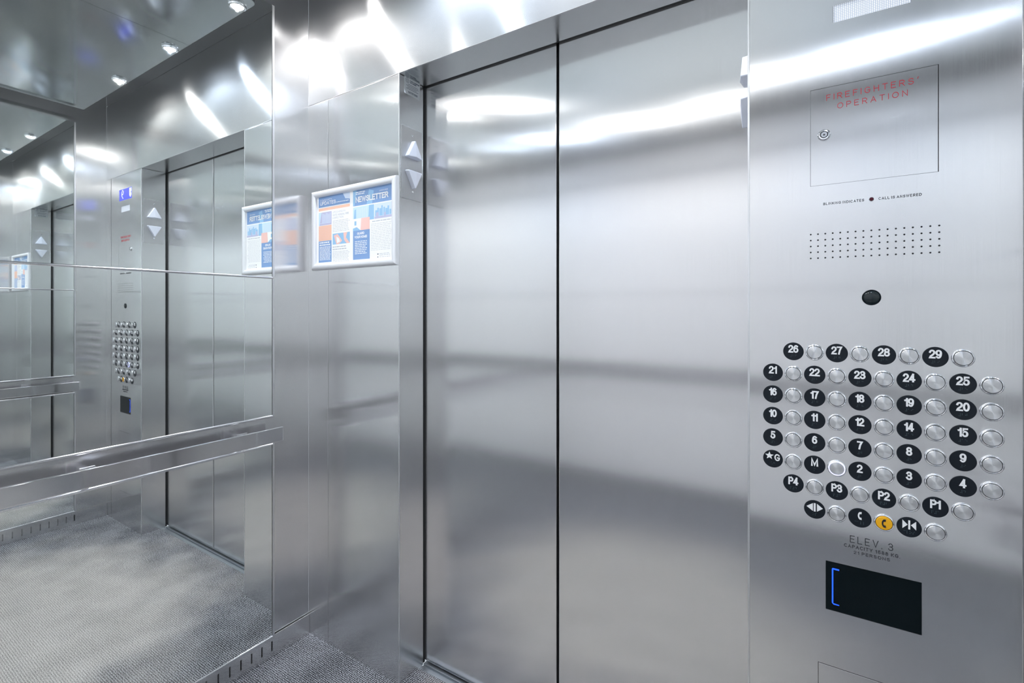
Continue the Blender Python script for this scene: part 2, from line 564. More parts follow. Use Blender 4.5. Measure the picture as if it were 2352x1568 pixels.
def faceplate(x0, x1, z0, z1, y0, y1, holes, depth):
    """a plate facing -Y with true rectangular openings"""
    xs = sorted({x0, x1, *[h[0] for h in holes], *[h[1] for h in holes]})
    zs = sorted({z0, z1, *[h[2] for h in holes], *[h[3] for h in holes]})
    bm = bmesh.new()
    V = {}

    def v(x, y, z):
        k = (round(x, 6), round(y, 6), round(z, 6))
        if k not in V:
            V[k] = bm.verts.new((x, y, z))
        return V[k]
    for i in range(len(xs) - 1):
        for j in range(len(zs) - 1):
            a, b, c, d = xs[i], xs[i + 1], zs[j], zs[j + 1]
            mx, mz = (a + b) / 2, (c + d) / 2
            if any(h[0] < mx < h[1] and h[2] < mz < h[3] for h in holes):
                continue
            bm.faces.new((v(a, y0, c), v(b, y0, c), v(b, y0, d), v(a, y0, d)))
    for h in holes:
        hx = [x for x in xs if h[0] <= x <= h[1]]
        hz = [z for z in zs if h[2] <= z <= h[3]]
        for a, b in zip(hx, hx[1:]):
            for z in (h[2], h[3]):
                bm.faces.new((v(a, y0, z), v(b, y0, z), v(b, y0 + depth, z), v(a, y0 + depth, z)))
        for a, b in zip(hz, hz[1:]):
            for x in (h[0], h[1]):
                bm.faces.new((v(x, y0, a), v(x, y0, b), v(x, y0 + depth, b), v(x, y0 + depth, a)))
    for a, b in zip(zs, zs[1:]):
        for x in (x0, x1):
            bm.faces.new((v(x, y0, a), v(x, y0, b), v(x, y1, b), v(x, y1, a)))
    for a, b in zip(xs, xs[1:]):
        for z in (z0, z1):
            bm.faces.new((v(a, y0, z), v(b, y0, z), v(b, y1, z), v(a, y1, z)))
    bmesh.ops.recalc_face_normals(bm, faces=bm.faces[:])
    # outward = towards -Y on the front
    for f in bm.faces:
        if abs(f.normal.y) > 0.9:
            if f.normal.y > 0:
                bmesh.ops.reverse_faces(bm, faces=bm.faces[:])
            break
    return bm


# ================================================================== THE CAR
# ---- floor, ceiling, walls
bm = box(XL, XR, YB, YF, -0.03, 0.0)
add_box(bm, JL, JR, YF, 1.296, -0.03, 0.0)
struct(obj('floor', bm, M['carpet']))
struct(obj('ceiling', box(XL, XR, YB, YF, ZC, ZC + 0.03), M['ceiling_white']))
struct(obj('wall_left', box(XL - 0.03, XL, YB, YF, 0, ZC), M['steel']))
struct(obj('wall_right', box(XR, XR + 0.03, YB, YF, 0, ZC), M['steel']))
struct(obj('wall_back', box(XL - 0.03, XR + 0.03, YB - 0.03, YB, 0, ZC), M['steel']))

wf = struct(empty('wall_front', ((XL + XR) / 2, YF, 0)))


def at_wf(name, bm, mat, bevel=0.0):
    o = obj(name, bm, mat, wf, bevel=bevel)
    o.matrix_parent_inverse = Matrix.Translation(-Vector(wf.location))
    return o


at_wf('soffit_panel', box(JL, JR, YF + 0.004, YJ, ZH - 0.0004, ZH + 0.004), M['steel_soffit'])
at_wf('header_panel', box(XL, XR, YF, YJ, ZH, ZJ - 0.001), M['steel_head'], 0.0012)
at_wf('frieze_panel', box(XL, XR, YF, YJ, ZJ + 0.001, ZC), M['steel_head'], 0.0012)
at_wf('corner_panel', box(XL, -1.6148, YF, YJ, -0.004, ZH - 0.0015), M['steel'], 0.0008)
at_wf('return_panel', box(-1.6138, JL, YF, YJ, -0.004, ZH - 0.0015), M['steel'], 0.0026)
at_wf('edge_glint_strip', box(JL - 0.0032, JL + 0.0006, YF - 0.0006, YF + 0.0035, -0.003, ZH - 0.002), M['satin'], 0.0009)  # satin strip added to catch a bright line down the jamb edge
at_wf('corner_panel', box(0.3155, XR, YF, YJ, -0.004, ZH - 0.0015), M['steel'], 0.0008)

# ---- doors, sill and the dark shaft behind
struct(obj('door_1', box(JL - 0.09, -0.6822, YD, YD + 0.032, 0.008, ZH + 0.05), M['steel_door'], bevel=0.003))
struct(obj('door_2', box(-0.6745, JR + 0.09, YD, YD + 0.032, 0.008, ZH + 0.05), M['steel_door'], bevel=0.003))
struct(obj('wall_shaft', box(JL - 0.25, JR + 0.25, YD + 0.05, YD + 0.07, -0.03, ZC), M['black']))
bm = box(JL, JR, 1.296, 1.312, -0.03, 0.0012)
add_box(bm, JL, JR, 1.312, 1.322, -0.03, -0.006)
add_box(bm, JL, JR, 1.322, YD + 0.06, -0.03, 0.0012)
struct(obj('trim_1', bm, M['sill'], bevel=0.0008))


bm = box(JL - 0.02, JL - 0.0004, YJ + 0.0002, YD - 0.0006, 0.003, ZH)
struct(obj('trim_2', bm, M['black']))
struct(obj('trim_3', box(JR + 0.0004, JR + 0.02, YJ + 0.0002, YD - 0.0006, 0.003, ZH), M['black']))
struct(obj('trim_4', box(JL - 0.02, JR + 0.02, YJ + 0.0002, YD - 0.0006, ZH + 0.0004, ZH + 0.02), M['black']))


# ---- side and back mirrors, rail bands, vent skirting
def sided(side):
    """maps (along, out, z) to the car: out = distance from the wall into the car"""
    if side == 'left':
        return lambda a, o, z: (XL + o, a, z)
    if side == 'right':
        return lambda a, o, z: (XR - o, a, z)
    return lambda a, o, z: (a, YB + o, z)


def sbox(bm, f, a0, a1, o0, o1, z0, z1):
    p, q = f(a0, o0, z0), f(a1, o1, z1)
    add_box(bm, min(p[0], q[0]), max(p[0], q[0]), min(p[1], q[1]), max(p[1], q[1]), z0, z1)


def half_round(bm, f, a0, a1, o0, r, zc, n=6):
    """a rounded moulding running along the wall"""
    prof = [(o0, zc - r)] + [(o0 + r * math.sin(PI * i / n), zc - r * math.cos(PI * i / n)) for i in range(1, n)] + [(o0, zc + r)]
    A = [bm.verts.new(f(a0, o, z)) for o, z in prof]
    B = [bm.verts.new(f(a1, o, z)) for o, z in prof]
    m = len(prof)
    for i in range(m):
        j = (i + 1) % m
        bm.faces.new((A[i], A[j], B[j], B[i]))
    bm.faces.new(A[::-1]); bm.faces.new(B)


MT = 0.0174       # how far the mirror stands off the wall
words = {'left': 'left wall', 'right': 'right wall', 'back': 'back wall'}


def mirror(side, a0, a1, z0, z1, label, top_trim, bottom_trim, group):
    f = sided(side)
    t = empty('wall_mirror', f((a0 + a1) / 2, 0, z0))
    tag(t, label, 'mirror', group)
    inv = Matrix.Translation(-Vector(t.location))

    def part(name, bm, mat, smooth=False):
        o = obj(name, bm, mat, t, smooth=smooth)
        o.matrix_parent_inverse = inv
    bm = bmesh.new(); sbox(bm, f, a0, a1, 0.001, MT, z0, z1)
    part('glass', bm, M['mirror'])
    bm = bmesh.new()
    if top_trim:
        half_round(bm, f, a0, a1 + 0.003, MT - 0.002, 0.0047, z1 - 0.0005)
    if bottom_trim:
        half_round(bm, f, a0, a1 + 0.003, MT - 0.002, 0.0047, z0 + 0.0005)
    if top_trim or bottom_trim:
        part('edge_moulding', bm, M['chrome'], True)
    bm = bmesh.new()
    sbox(bm, f, a1 + 0.0012, a1 + 0.0095, 0.001, MT + 0.0015, z0, z1)
    part('end_trim', bm, M['satin'])


A1 = 1.0349
ZB0, ZB1, ZU0, ZD0, ZU1 = 0.0835, 0.8035, 0.908, 1.4255, 2.445
lab = {
    'left': ('tall upper mirror on the left wall reflecting the header and ceiling lights',
             'middle mirror on the left wall between the handrail and the thin divider',
             'low mirror on the left wall under the handrail reflecting the carpet'),
    'right': ('tall upper mirror of the right wall, seen far left inside the left mirror',
              'middle mirror of the right wall above its rail, seen in the left mirror',
              'low mirror of the right wall above its slotted skirting, seen in reflection'),
}
for side in ('left', 'right'):
    a0 = -0.77
    mirror(side, a0, A1, ZD0 + 0.0035, ZU1, lab[side][0], False, False, 'side wall mirrors')
    mirror(side, a0, A1, ZU0, ZD0 - 0.0035, lab[side][1], False, True, 'side wall mirrors')
    mirror(side, a0, A1, ZB0, ZB1, lab[side][2], True, True, 'side wall mirrors')
thirds = [(-1.68, -1.03), (-1.022, -0.333), (-0.325, 0.325)]
pos = ('nearest the left wall', 'in the centre', 'nearest the right wall')
for (a0, a1), p in zip(thirds, pos):
    for z0, z1, what in ((2.268, 2.445, 'topmost narrow pale panel'), (ZD0 + 0.004, 2.24, 'tall upper pale panel'), (ZU0, ZD0 - 0.004, 'middle pale panel'), (0.086, ZB1, 'low pale panel')):
        f = sided('back')
        bm = bmesh.new(); sbox(bm, f, a0, a1, 0.0005, MT, z0, z1)
        o = obj('wall_panel', bm, M['panel'], bevel=0.0015)
        tag(o, '%s of the back wall %s, seen blurred in the doors' % (what, p), 'wall panel', 'pale back wall panels')

n_trim = 5
for side, a0, a1 in (('left', -0.77, A1), ('right', -0.77, A1), ('back', -1.68, 0.325)):
    f = sided(side)
    # steel band behind the rail
    bm = bmesh.new(); sbox(bm, f, a0, a1, 0.0005, 0.006, ZB1 + 0.006, ZU0 - 0.006)
    struct(obj('trim_%d' % n_trim, bm, M['steel_band'])); n_trim += 1
    for zz in (ZU0 - 0.0066, ZB1 + 0.0036):  # added black strips stand in for the shadow lines along the mouldings
        bm = bmesh.new(); sbox(bm, f, a0, a1, 0.0005, 0.0064, zz, zz + 0.003)
        struct(obj('trim_%d' % n_trim, bm, M['black'])); n_trim += 1
    # thin divider between the upper mirrors
    bm = bmesh.new(); half_round(bm, f, a0, a1 + 0.003, MT - 0.003, 0.0050, ZD0)
    struct(obj('trim_%d' % n_trim, bm, M['chrome'], smooth=True)); n_trim += 1
    if side == 'back':
        bm = bmesh.new(); half_round(bm, f, a0, a1 + 0.003, 0.001, 0.012, 2.254)
        struct(obj('trim_%d' % n_trim, bm, M['chrome'], smooth=True)); n_trim += 1
    # slotted skirting
    r = struct(empty('baseboard_%s' % side, f((a0 + a1) / 2, 0, 0)))
    inv = Matrix.Translation(-Vector(r.location))
    end = YF - 0.0005 if side != 'back' else a1 + 0.03
    slots = [1.0407 - 0.0383 * k for k in range(47)] if side != 'back' else [0.28 - 0.0383 * k for k in range(50)]
    bm = bmesh.new()
    sbox(bm, f, a0, end, 0.004, 0.008, 0.0, 0.0235)
    sbox(bm, f, a0, end, 0.004, 0.008, 0.0605, 0.079)
    edges = [a0]
    for s_ in sorted(slots):
        edges += [s_ - 0.0026, s_ + 0.0026]
    edges.append(end)
    for e0, e1 in zip(edges[::2], edges[1::2]):
        sbox(bm, f, e0, e1, 0.004, 0.008, 0.0235, 0.0605)
    o = obj('skirting_plate', bm, M['steel'], r); o.matrix_parent_inverse = inv
    first = None
    for s_ in slots:
        if first is None:
            bm = bmesh.new(); sbox(bm, f, s_ - 0.0026, s_ + 0.0026, 0.0008, 0.0044, 0.0235, 0.0605)
            first = obj('vent_slot', bm, M['black'], r); first.matrix_parent_inverse = inv
            first['label'] = 'black upright vent slot'
            s0 = s_
        else:
            d = Vector(f(s_, 0, 0)) - Vector(f(s0, 0, 0))
            twin(first, r, d, False)


# ---- handrails
def handrail(side, a0, a1, brackets, label):
    f = sided(side)
    t = tag(empty('handrail', f((a0 + a1) / 2, 0, 0.82)), label, 'handrail', 'flat steel handrails')
    inv = Matrix.Translation(-Vector(t.location))
    bm = bmesh.new(); sbox(bm, f, a0, a1, MT + 0.042, MT + 0.050, 0.8215, 0.8735)
    o = obj('rail_bar', bm, M['steel_rail'], t, bevel=0.002); o.matrix_parent_inverse = inv
    for b_ in brackets:
        bm = bmesh.new()
        sbox(bm, f, b_ - 0.018, b_ + 0.018, 0.0062, 0.0095, 0.828, 0.864)
        sbox(bm, f, b_ - 0.009, b_ + 0.009, 0.0095, MT + 0.042, 0.836, 0.854)
        o = obj('bracket', bm, M['satin'], t, bevel=0.001); o.matrix_parent_inverse = inv


M['steel_rail'] = steel('steel_rail_grain', 'upright', col=(0.74, 0.74, 0.76), rough=0.11, aniso=0.9, broad=0.06)
handrail('left', -0.68, 1.0495, (-0.5, 0.50, 0.93), 'flat steel handrail along the left mirrored wall, nearest the viewer')
handrail('right', -0.68, 1.0495, (-0.5, 0.50, 0.85), 'flat steel handrail of the right wall, seen in the left mirror')
handrail('back', -1.60, 0.245, (-1.4, -0.68, 0.05), 'flat steel handrail of the back wall, seen blurred in the doors')

# ---- hung ceiling panel and its lamps
hc = tag(empty('ceiling_panel', (-0.673, 0.375, ZI)), 'hung dark steel ceiling panel with lamps round its edge, seen in mirror', 'ceiling panel')
inv = Matrix.Translation(-Vector(hc.location))


def slab(x0, x1, y0, y1, r, rc):
    pts = []
    for cx, cy, a0, on in ((x1, y1, 0, rc[0]), (x0, y1, 90, rc[1]), (x0, y0, 180, rc[2]), (x1, y0, 270, rc[3])):
        if not on:
            pts.append((cx, cy)); continue
        ox = cx - r if cx == x1 else cx + r
        oy = cy - r if cy == y1 else cy + r
        for k in range(7):
            a = math.radians(a0 + 15 * k)
            pts.append((ox + r * math.cos(a), oy + r * math.sin(a)))
    bm = bmesh.new()
    A = [bm.verts.new((x, y, ZI)) for x, y in pts]
    B = [bm.verts.new((x, y, ZI + 0.02)) for x, y in pts]
    bm.faces.new(A); bm.faces.new(B[::-1])
    for i in range(len(pts)):
        j = (i + 1) % len(pts)
        bm.faces.new((A[i], A[j], B[j], B[i]))
    return bm


for x0, x1, rc in ((-1.60, -1.0455, (0, 1, 1, 0)), (-1.0435, 0.2536, (0, 0, 0, 0))):
    o = obj('panel_sheet', slab(x0, x1, -0.62, 1.05, 0.03, rc), M['steel_ceiling'], hc)
    o.matrix_parent_inverse = inv
for x in (-1.3, -0.1):
    for y in (-0.3, 0.75):
        bm = bmesh.new(); add_lathe(bm, [(0, 0), (0.006, 0), (0.006, ZC - ZI - 0.02), (0, ZC - ZI - 0.02)], 12, 'Z', (x, y, ZC))
        o = obj('hanger_rod', bm, M['satin'], hc); o.matrix_parent_inverse = inv

puck0 = None
spots = [(-1.523, 1.012, 0, 'front left corner'), (-0.953, 1.012, 1, 'middle of the front edge'), (-0.385, 1.012, 0, 'right half of the front edge'),
         (-1.55, 0.37, 0, 'left edge beside the mirror'), (-1.523, -0.30, 1, 'rear row nearest the left mirror'),
         (-0.953, -0.30, 0, 'rear row left of the middle'), (-0.385, -0.30, 0, 'rear row right of the middle'), (0.185, -0.30, 1, 'rear row nearest the controls side')]
for i, (x, y, cool, where) in enumerate(spots):
    t = tag(empty('downlight', (x, y, ZI)), 'small round white downlight under the ceiling panel, %s' % where, 'ceiling light', 'ceiling panel downlights')
    if puck0 is None:
        puck0 = t
        r = obj('trim_ring', lathe([(0.021, 0), (0.031, 0), (0.0325, 0.004), (0.0305, 0.010), (0.0265, 0.012), (0.0235, 0.0105), (0.021, 0.0075)], 28, 'Z'), M['chrome'], t, smooth=True)
        l0 = obj('lens', lathe([(0, 0.0165), (0.0085, 0.0158), (0.0150, 0.0136), (0.0192, 0.0104), (0.0210, 0.0070)], 28, 'Z'), M['puck'], t, smooth=True)
        l1m = l0.data.copy(); l1m.materials[0] = M['puck_cool']
    else:
        twin(r, t)
        k = twin(l0, t)
        if cool:
            k.data = l1m
    sl = bpy.data.lights.new('downlight_beam', 'SPOT')
    sl.energy = SPOT_POWER
    sl.spot_size = math.radians(146)
    sl.spot_blend = 0.7
    sl.shadow_soft_size = 0.004
    sl.color = (0.72, 0.83, 1.0) if cool else (0.99, 0.985, 0.975)
    so = bpy.data.objects.new('beam', sl)
    C.objects.link(so)
    so.parent = t
    so.location = (0, 0, -0.0215)

# ================================================================== CONTROL PANEL
PX0, PX1, PC = JR, 0.3090, 0.0909
cop = tag(empty('control_panel', (PC, YF, 0)), 'tall brushed steel lift control panel with round floor buttons', 'control panel')


def part(name, bm, mat, parent=None, loc=None, bevel=0.0, smooth=False, label=None):
    """a part of the control panel, given in the car's own measures"""
    p = parent or cop
    o = obj(name, bm, mat, p, bevel=bevel, smooth=smooth)
    base = Vector(cop.location) if p is cop else Vector(cop.location) + Vector(p.location)
    o.location = (Vector(loc) - base) if loc is not None else -base
    if label:
        o['label'] = label
    return o


SD = (-0.0122, 0.1942, 1.5667, 1.7700)
LD = (0.0015, 0.1803, 0.20, 0.5652)
SC = (0.0151, 0.1695, 0.6808, 0.7820)
EL = (0.0279, 0.1539, 1.9012, 1.9363)
DP = (-0.0019, 0.1837, 1.9720, 2.0401)
g = 0.0009
fp = faceplate(PX0, PX1, -0.004, ZH - 0.0015, YF, YJ, [SD, LD, SC, EL, DP], 0.014)
fe = [e for e in fp.edges if all(abs(v.co.y - YF) < 1e-6 for v in e.verts) and any(all(abs(v.co.x - xx) < 1e-6 for v in e.verts) for xx in (PX0, PX1))]
bmesh.ops.bevel(fp, geom=fe, offset=0.003, segments=3, affect='EDGES', profile=0.5)
part('faceplate', fp, M['steel'])
part('edge_glint_strip', box(JR - 0.0006, JR + 0.0036, YF - 0.0006, YF + 0.0035, -0.003, ZH - 0.002), M['satin'], bevel=0.0009)  # added strip that picks up lamp glow along the panel's left edge
for h in (SD, LD, SC, EL, DP):
    part('back_plate', box(h[0] - 0.01, h[1] + 0.01, YF + 0.0142, YF + 0.018, h[2] - 0.01, h[3] + 0.01), M['black'])

# firefighters' door
sd = part('service_door', box(SD[0] + 0.0004, SD[1] - 0.0011, YF + 0.0002, YF + 0.004, SD[2] + 0.0004, SD[3] - 0.0005), M['steel'], loc=(0, 0, 0), bevel=0.0002, label='flush locked steel door lettered in red')
sd.location = -Vector(cop.location)


def sub(name, bm, mat, parent, label=None, smooth=False, bevel=0.0):
    """a sub-part under a part whose own mesh is in the car's measures"""
    o = obj(name, bm, mat, parent, smooth=smooth, bevel=bevel)
    if label:
        o['label'] = label
    return o


sub('lettering', text_bm("FIREFIGHTERS'", 0.0162, 0.1650, 1.7420, 1.7540, YF + 0.0002, bold=0.085, space=0.52), M['red'], sd, 'red engraved word FIREFIGHTERS')
sub('lettering', text_bm('OPERATION', 0.0351, 0.1486, 1.7215, 1.7330, YF + 0.0002, bold=0.085, space=0.52), M['red'], sd, 'red engraved word OPERATION')
lk = (0.0122, YF + 0.0002, 1.6705)
k = sub('lock', lathe([(0.0118, 0), (0.0118, 0.003), (0.0095, 0.006), (0.0072, 0.0062), (0.0070, 0.0045), (0.0058, 0.0045), (0.0056, 0.0068), (0.0024, 0.0068), (0.0022, 0.005), (0, 0.005)], 28, 'Y', lk), M['chrome'], sd, 'round chrome key lock', True)
bm = lathe([(0.0072, 0.0061), (0.0058, 0.0061)], 28, 'Y', lk)
add_box(bm, lk[0] - 0.0018, lk[0] + 0.0018, lk[1] - 0.0071, lk[1] - 0.0066, lk[2] - 0.0006, lk[2] + 0.0006)
sub('keyway', bm, M['black'], sd)
ld = part('cabinet_door', box(LD[0] + g, LD[1] - g, YF + 0.0002, YF + 0.004, LD[2] + g, LD[3] - 1.6 * g), M['steel'], bevel=0.0005, label='flush steel cover low on the panel')

# engraved lines
part('lettering', text_bm('BLINKING INDICATES', 0.0109, 0.0800, 1.5244, 1.5296, YF, space=0.44, word=0.8, bold=0.15), M['ink'], label='small engraved words BLINKING INDICATES')
part('lettering', text_bm('CALL IS ANSWERED', 0.1034, 0.1694, 1.5244, 1.5296, YF, space=0.44, word=0.8, bold=0.15), M['ink'], label='small engraved words CALL IS ANSWERED')
part('lettering', merge(text_bm('ELEV. 3', 0.0566, 0.1262, 0.8306, 0.8448, YF, space=0.50, word=0.9, bold=0.085)), M['ink'], label='engraved words ELEV. 3')
part('lettering', text_bm('CAPACITY 1588 KG.', 0.0466, 0.1370, 0.8196, 0.8262, YF, space=0.42, word=0.85, bold=0.14), M['ink'], label='small engraved words CAPACITY 1588 KG.')
part('lettering', text_bm('21 PERSONS', 0.0630, 0.1210, 0.8090, 0.8150, YF, space=0.42, word=0.85, bold=0.14), M['ink'], label='small engraved words 21 PERSONS')
li = part('indicator_lamp', lathe([(0.0026, 0), (0.0026, 0.0015), (0, 0.003)], 16, 'Y', (0.0919, YF, 1.5270)), M['led'], smooth=True, label='tiny dark red lamp')
sub('bezel', lathe([(0.0042, 0), (0.0042, 0.0012), (0.0034, 0.0022), (0.0027, 0.0012)], 20, 'Y', (0.0919, YF, 1.5270)), M['chrome'], li, None, True)

# speaker perforations: 17 x 5
bm = bmesh.new()
for i in range(17):
    for j in range(5):
        add_lathe(bm, [(0.0017, 0.00015), (0, 0.00025)], 10, 'Y', (-0.0114 + i * 0.2063 / 16, YF, 1.4648 - j * 0.0505 / 4))
part('speaker_grille', bm, M['black'], label='block of small round black speaker holes')

# camera eye
cl = part('camera_lens', lathe([(0.0140, 0.0010), (0.0132, 0.0016), (0.009, 0.0030), (0, 0.0042)], 32, 'Y', (0.0919, YF, 1.3302)), M['lens'], smooth=True, label='round black camera window')
sub('bezel', lathe([(0.0156, 0), (0.0156, 0.0014), (0.0148, 0.0022), (0.0140, 0.0010)], 32, 'Y', (0.0919, YF, 1.3302)), M['plate_black'], cl, None, True)

# screen with its blue bracket mark
sc = part('screen', box(SC[0] + 0.0003, SC[1] - 0.0003, YF + 0.0012, YF + 0.006, SC[2] + 0.0003, SC[3] - 0.0003), M['screen'], label='black glass display')
bm = bmesh.new()
bx0, bx1, bz0, bz1, th = 0.0258, 0.0384, 0.6935, 0.7690, 0.0026
add_prism(bm, [(bx0, bz0 + 0.003), (bx0 + 0.003, bz0), (bx1, bz0), (bx1, bz0 + th * .7), (bx0 + th, bz0 + th), (bx0 + th, bz1 - th * 1.2), (bx1, bz1 - th * 1.2), (bx1, bz1), (bx0 + 0.0015, bz1), (bx0, bz1 - 0.002)], YF + 0.0008, YF + 0.0012)
sub('bracket_mark', bm, M['blue'], sc, 'glowing blue bracket mark')

# emergency light and floor display
part('emergency_light', box(EL[0] + 0.0005, EL[1] - 0.0005, YF + 0.002, YF + 0.006, EL[2] + 0.0005, EL[3] - 0.0005), M['emerg'], label='white prismatic light window')
dp = part('floor_display', box(DP[0] + 0.0003, DP[1] - 0.0003, YF + 0.0012, YF + 0.006, DP[2] + 0.0003, DP[3] - 0.0003), M['display'], label='blue floor display with white dots')
# a broad arrow at left and a digit at right, set in dots
for gx, dots, what in ((0.012, ['1111', '1111', '1111', '0111', '1111', '1111', '0110'], 'white lit arrow in dots'), (0.125, ['01100', '10010', '10010', '01110', '00010', '00100', '01000'], 'white lit figure in dots')):
    bm = bmesh.new()
    for j, row in enumerate(dots):
        for i, c in enumerate(row):
            if c == '1':
                add_lathe(bm, [(0.0031, 0), (0.0031, 0.0004), (0, 0.0006)], 8, 'Y', (gx + i * 0.0078, YF + 0.0012, 2.0330 - j * 0.0078))
    sub('dot_figure', bm, M['digit'], dp, what)

# ---- buttons and their plates
PXP, PZP = 0.03875, 0.04770
rows = [
    (1.2160, 0, ['26', '27', '28', '29']),
    (1.1683, -1, ['21', '22', '23', '24', '25']),
    (1.1205, -1, ['16', '17', '18', '19', '20']),
    (1.0730, -1, ['10', '11', '12', '14', '15']),
    (1.0257, -1, ['5', '6', '7', '8', '9']),
    (0.9784, -1, ['*G', 'M', '2', '3', '4']),
    (0.9315, 0, ['P4', 'P3', 'P2', 'P1']),
    (0.8841, 1, ['<|>', 'tel', '>|<']),
]
X26 = -0.0433
DOTS = {'1': '1', '2': '12', '3': '14', '4': '145', '5': '15', '6': '124', '7': '1245', '8': '125', '9': '24', '0': '245',
        '#': '3456', 'P': '1234', 'G': '1245', 'M': '134', '*': '16', 'O': '135', 'C': '14', 'L': '123', 'S': '234', 'A': '1', 'R': '1235'}


def braille(code):
    bm = bmesh.new()
    w = 0.0046
    x = -(len(code) - 1) * w / 2
    for ch in code:
        for d in DOTS[ch]:
            d = int(d) - 1
            add_lathe(bm, [(0.00055, 0), (0.00042, 0.0004), (0, 0.0005)], 6, 'Y', (x + (d // 3) * 0.0019 - 0.00095, -0.0012, -0.0076 - (d % 3) * 0.0021))
        x += w
    return bm


plate_me = None
btn0 = None


def star(cx, cz, r):
    pts = []
    for i in range(10):
        a = PI / 2 + i * PI / 5
        q = r if i % 2 == 0 else r * 0.42
        pts.append((cx + q * math.cos(a), cz + q * math.sin(a)))
    return pts


def handset(cx, cz, h):
    """a telephone handset outline, a C of three runs"""
    pts = []
    R1, R2 = h * 0.52, h * 0.30
    ox = cx + h * 0.22
    for k in range(9):
        a = math.radians(118 + k * (124 / 8))
        pts.append((ox + R1 * math.cos(a), cz + R1 * math.sin(a)))
    pts.append((ox + 0.06 * h, cz - R1 * 0.92)); pts.append((ox + 0.02 * h, cz - R2 * 0.72))
    for k in range(7):
        a = math.radians(226 - k * (92 / 6))
        pts.append((ox + R2 * math.cos(a), cz + R2 * math.sin(a)))
    pts.append((ox + 0.02 * h, cz + R2 * 0.72)); pts.append((ox + 0.06 * h, cz + R1 * 0.92))
    return [((x - cx) * 0.68 + cx, z) for x, z in pts]


